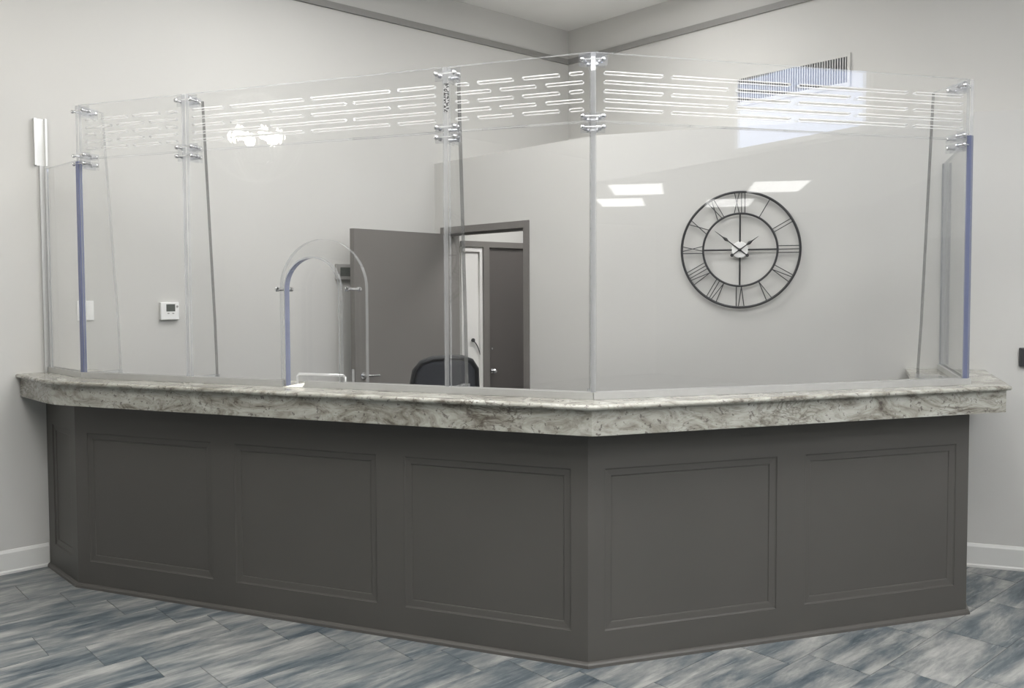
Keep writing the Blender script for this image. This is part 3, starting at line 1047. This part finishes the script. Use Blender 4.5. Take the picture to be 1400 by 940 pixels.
# ------------------------------------------------------------------ small wall devices
def on_left(name, label, cat, x0, x1, z0, z1, depth, mat):
    """x0,x1: plan points (X values) along left wall"""
    ta, tb = ti(isect(A, DL, V2(x0, 0), V2(0, 1))), ti(isect(A, DL, V2(x1, 0), V2(0, 1)))
    e = tag(empty(name, (*(A + DL * (ta + tb) / 2 + IN * 0.001), z0)), label, cat)
    o = bars('body', [(ta, tb, 0.0008, depth, z0, z1)], mat, e, A, DL, IN)
    bevel(o, 0.004, 2)
    return e, ta, tb


th_, ta, tb = on_left('thermostat', 'white thermostat with a dark display on the left wall', 'thermostat', -2.207, -2.122, 1.412, 1.522, 0.026, 'white_plastic')
w = tb - ta
bars('display', [(ta + w * 0.30, ta + w * 0.78, 0.0255, 0.0275, 1.465, 1.510)], 'screen_lcd', th_, A, DL, IN)
for f in (0.36, 0.62):
    bars('button', [(ta + w * f, ta + w * (f + 0.10), 0.0255, 0.028, 1.449, 1.455)], 'grey_plastic', th_, A, DL, IN)
hm = MB(); q = A + DL * (ta + w * 0.90) + IN * 0.0255; hm.lathe([(0.007, 0), (0.007, 0.003)], (q.x, q.y, 1.495), (IN.x, IN.y, 0), 12); hm.build('button', M['grey_plastic'], th_)
sw, ta, tb = on_left('light_switch', 'white double rocker light switch plate on the left wall', 'switch', -2.565, -2.495, 1.420, 1.538, 0.007, 'white_plastic')
w = tb - ta
for f in (0.10, 0.56):
    bars('rocker', [(ta + w * f, ta + w * (f + 0.34), 0.0068, 0.0105, 1.443, 1.515)], 'white_plastic', sw, A, DL, IN)
kpd, ta, tb = on_left('door_keypad', 'grey keypad box with a dark screen beside the open door', 'keypad', -1.276, -1.172, 1.668, 1.782, 0.03, 'grey_plastic')
w = tb - ta
bars('display', [(ta + w * 0.22, ta + w * 0.92, 0.0295, 0.0315, 1.693, 1.757)], 'screen_lcd', kpd, A, DL, IN)
bx = isect(V2(0, 0), V2(2.838, 4.924), KC, CW)
e = tag(empty('wall_box', (*(bx + CW * 0.04), 1.155)), 'small dark box fixed to the wall beside the end of the counter', 'wall box')
o = bars('body', [(0, 0.085, 0.0008, 0.028, 1.155, 1.258)], 'dark_plastic', e, bx, CW, wn); bevel(o, 0.004, 2)
bars('face_plate', [(0.012, 0.073, 0.0278, 0.030, 1.170, 1.243)], 'dark_plastic', e, bx, CW, wn)

# air vent high on the main right wall
va, vb = (V2(1.694, 6.649) - BC0).dot(Q), (V2(2.270, 6.008) - BC0).dot(Q)
vent = tag(empty('air_vent', (*(BC0 + Q * (va + vb) / 2), 2.95)), 'wide white air grille with many vertical slats above the clock', 'vent')
VI = -QOUT
bars('backing', [(va, vb, 0.0008, 0.003, 2.978, 3.150)], 'vent_dark', vent, BC0, Q, VI)
bars('frame', [(va - 0.022, va, 0.0008, 0.012, 2.950, 3.172), (vb, vb + 0.022, 0.0008, 0.012, 2.950, 3.172), (va, vb, 0.0008, 0.012, 2.950, 2.978), (va, vb, 0.0008, 0.012, 3.150, 3.172)], 'wall', vent, BC0, Q, VI)
ns = 46
sl = [(va + (vb - va) * (k + 0.12) / ns, va + (vb - va) * (k + 0.55) / ns, 0.003, 0.011, 2.978, 3.150) for k in range(ns)]
tag(bars('slats', sl, 'slat', vent, BC0, Q, VI), kind='stuff')

# ------------------------------------------------------------------ office chair behind the desk
chair = tag(empty('office_chair', (-0.475, 5.35, 0), 0.35), 'black mesh-backed swivel chair standing behind the counter', 'chair')


def cpart(name, mb, mat):
    me = mb.mesh(name, M[mat])
    return link(name, me, chair, world=False)


m = MB()   # back frame loop, local +y is the front of the chair (faces away from the lobby)
fr = []
BW, BH0, BH1 = 0.205, 0.68, 1.205
outline = [(-0.14, BH0), (0.14, BH0), (0.175, BH0 + 0.04), (0.19, BH0 + 0.18), (0.198, BH0 + 0.33), (0.185, BH1 - 0.075), (0.15, BH1 - 0.028), (0.09, BH1 - 0.006), (0.0, BH1),
           (-0.09, BH1 - 0.006), (-0.15, BH1 - 0.028), (-0.185, BH1 - 0.075), (-0.198, BH1 - 0.17), (-0.19, BH0 + 0.18), (-0.175, BH0 + 0.04)]
yb = lambda x, z: -0.20 - 0.10 * (z - BH0) / 0.5 + 0.8 * x * x
m.tube([(x, yb(x, z), z) for x, z in outline], 0.016, 8, close=True)
cpart('back_frame', m, 'black_metal')
m = MB()
gx, gz = 10, 12
vs, fs = [], []
for j in range(gz + 1):
    z = BH0 + 0.005 + (BH1 - BH0 - 0.012) * j / gz
    f = (z - BH0) / (BH1 - BH0)
    hw = 0.17 + 0.025 * math.sin(f * math.pi) if f < 0.8 else 0.188 * math.sqrt(max(0.05, 1 - ((f - 0.8) / 0.21) ** 2 * 0.9))
    for i in range(gx + 1):
        x = -hw + 2 * hw * i / gx
        vs.append((x, yb(x, z) + 0.004, z))
for j in range(gz):
    for i in range(gx):
        a = j * (gx + 1) + i
        fs.append((a, a + 1, a + gx + 2, a + gx + 1))
m.add(vs, fs, 0, True)
o = cpart('mesh_back', m, 'mesh_fabric')
so = o.modifiers.new('thickness', 'SOLIDIFY'); so.thickness = 0.008
m = MB()
m.prism([V2(-0.23, -0.2), V2(0.23, -0.2), V2(0.25, 0.0), V2(0.23, 0.22), V2(0.15, 0.26), V2(-0.15, 0.26), V2(-0.23, 0.22), V2(-0.25, 0.0)], 0.50, 0.575)
o = cpart('seat', m, 'mesh_fabric'); bevel(o, 0.025, 3)
m = MB(); m.tube([(0, -0.05, 0.49), (0, -0.24, 0.50), (0, -0.265, 0.58), (0, -0.245, 0.76)], 0.022, 8); cpart('back_support', m, 'black_metal')
m = MB(); m.lathe([(0.028, 0.10), (0.028, 0.34), (0.016, 0.345), (0.016, 0.48), (0.06, 0.485), (0.06, 0.50)], (0, 0, 0), seg=16); cpart('gas_column', m, 'black_metal')
for k in range(5):
    an = 2 * math.pi * k / 5 + 0.3
    m = MB(); m.tube([(0.02 * math.cos(an), 0.02 * math.sin(an), 0.115), (0.29 * math.cos(an), 0.29 * math.sin(an), 0.075)], [0.024, 0.016], 8)
    leg = cpart('leg', m, 'black_metal')
    m = MB()
    cx, cy = 0.29 * math.cos(an), 0.29 * math.sin(an)
    m.lathe([(0.02, -0.022), (0.03, -0.018), (0.03, 0.018), (0.02, 0.022)], (cx, cy, 0.030), (-math.sin(an), math.cos(an), 0), 14)
    cpart('caster', m, 'dark_plastic')
for sx in (-1, 1):
    m = MB(); m.tube([(sx * 0.16, 0.02, 0.50), (sx * 0.27, 0.02, 0.52), (sx * 0.285, 0.02, 0.70)], 0.014, 8)
    cpart('arm_post', m, 'black_metal')
    m = MB(); m.box((sx * 0.285, 0.03, 0.71), (0.07, 0.24, 0.025)); o = cpart('armrest', m, 'dark_plastic'); bevel(o, 0.01, 2)


# ------------------------------------------------------------------ lamps
def troffer(x, y, z, rz, sx, sy, label, group, mat='lamp_panel'):
    e = tag(empty('ceiling_light', (x, y, z), rz), label, 'ceiling light', group)
    m = MB()
    for bx_, by_, dx, dy in ((0, sy / 2, sx, 0.03), (0, -sy / 2, sx, 0.03), (sx / 2, 0, 0.03, sy + 0.03), (-sx / 2, 0, 0.03, sy + 0.03)):
        m.box((bx_, by_, -0.012), (dx, dy, 0.022))
    link('frame', m.mesh('frame', M['white_plastic']), e, False)
    m = MB(); m.box((0, 0, -0.008), (sx - 0.03, sy - 0.03, 0.012))
    link('diffuser', m.mesh('diffuser', M[mat]), e, False)
    return e


AL = math.atan2(DL.y, DL.x)
HIGH = [(x, y) for y in (2.4, 0.6, -1.6) for x in (-1.3, 0.6, 2.5) if (x, y) not in ((-1.3, 0.6), (-1.3, -1.6))]  # unseen panels added to brighten the room, clear of the screen's reflections
for x, y in HIGH:
    troffer(x, y, CEIL - 0.001, 0.0, 1.2, 0.6, 'added unseen ceiling light panel in the high lobby ceiling', 'added lights in the high lobby ceiling')
for x, y, sx, sy, lb in ((-0.80, 4.75, 1.2, 0.6, 'long white ceiling light panel above the space behind the desk'), (0.45, 4.45, 0.7, 0.35, 'short added ceiling light panel, unseen, above the corner of the desk'),
                         (0.85, 6.05, 0.5, 0.5, 'square added ceiling light panel, unseen, above the door bump-out')):  # short and square panels added unseen, to even out the wall brightness
    troffer(x, y, CEIL - 0.001, AL, sx, sy, lb, 'lights behind the desk')
LOW = [(4.65, -1.25), (5.45, -2.55), (5.85, -0.25), (6.75, -1.9)]
for x, y in LOW:
    troffer(x, y, LOWCEIL - 0.001, AL, 0.62, 1.2, 'flat white ceiling light panel in the low ceiling beside the lobby', 'lights in the low lobby ceiling', 'lamp_panel_dim')
tb_ = troffer(0.42, 6.72, LEDGE - 0.004, AL, 0.45, 0.62, 'small ceiling light panel in the passage behind the open door', 'passage light')

# daylight window in the soffit face
win = tag(empty('window_1', (3.9, 1.72, 2.80)), kind='structure')
m = MB(); m.box((3.8985, 1.72, 3.11), (0.003, 1.30, 0.58)); m.build('pane', M['daylight'], win)
m = MB()
for y, z, dy, dz in ((1.72, 2.80, 1.40, 0.04), (1.72, 3.42, 1.40, 0.04), (1.04, 3.11, 0.04, 0.66), (2.40, 3.11, 0.04, 0.66)):
    m.box((3.885, y, z), (0.03, dy, dz))
m.build('window_frame', M['white_plastic'], win)

# chandelier over the lobby (seen as a reflection in the screen)
chx, chy, chz, chr_ = -2.60, 3.49, 2.60, 0.29
ch = tag(empty('orb_chandelier', (chx, chy, chz)), 'orb chandelier of thin rings with painted-in bulb glints and candle bulbs hanging over the lobby', 'chandelier')
for k in range(3):
    m = MB(); an = k * math.pi / 3
    m.tube([(chx + chr_ * math.cos(t) * math.cos(an), chy + chr_ * math.cos(t) * math.sin(an), chz + chr_ * math.sin(t)) for t in [2 * math.pi * j / 48 for j in range(48)]], 0.008, 6, close=True)
    m.build('ring', M['ring_glint'], ch)
m = MB(); m.tube([(chx + chr_ * math.cos(t), chy + chr_ * math.sin(t), chz) for t in [2 * math.pi * j / 48 for j in range(48)]], 0.008, 6, close=True); m.build('ring', M['ring_glint'], ch)
m = MB(); m.tube([(chx, chy, chz - 0.22), (chx, chy, CEIL - 0.03)], 0.007, 8); m.lathe([(0.06, CEIL - 0.03 - chz), (0.06, CEIL - 0.001 - chz)], (chx, chy, chz)); m.build('stem', M['chrome'], ch)
for k in range(6):
    an = k * math.pi / 3 + 0.25
    cx, cy = chx + 0.15 * math.cos(an), chy + 0.15 * math.sin(an)
    m = MB()
    m.tube([(chx, chy, chz - 0.16), (chx + 0.09 * math.cos(an), chy + 0.09 * math.sin(an), chz - 0.17), (cx, cy, chz - 0.12)], 0.006, 6)
    m.lathe([(0.024, -0.12), (0.011, -0.115), (0.011, -0.035)], (cx, cy, chz), seg=10)
    arm = m.build('arm', M['chrome'], ch)
    m = MB(); m.lathe([(0.008, -0.034), (0.022, -0.010), (0.026, 0.010), (0.017, 0.036), (0.004, 0.060)], (cx, cy, chz), seg=12); m.build('bulb', M['bulb'], arm)
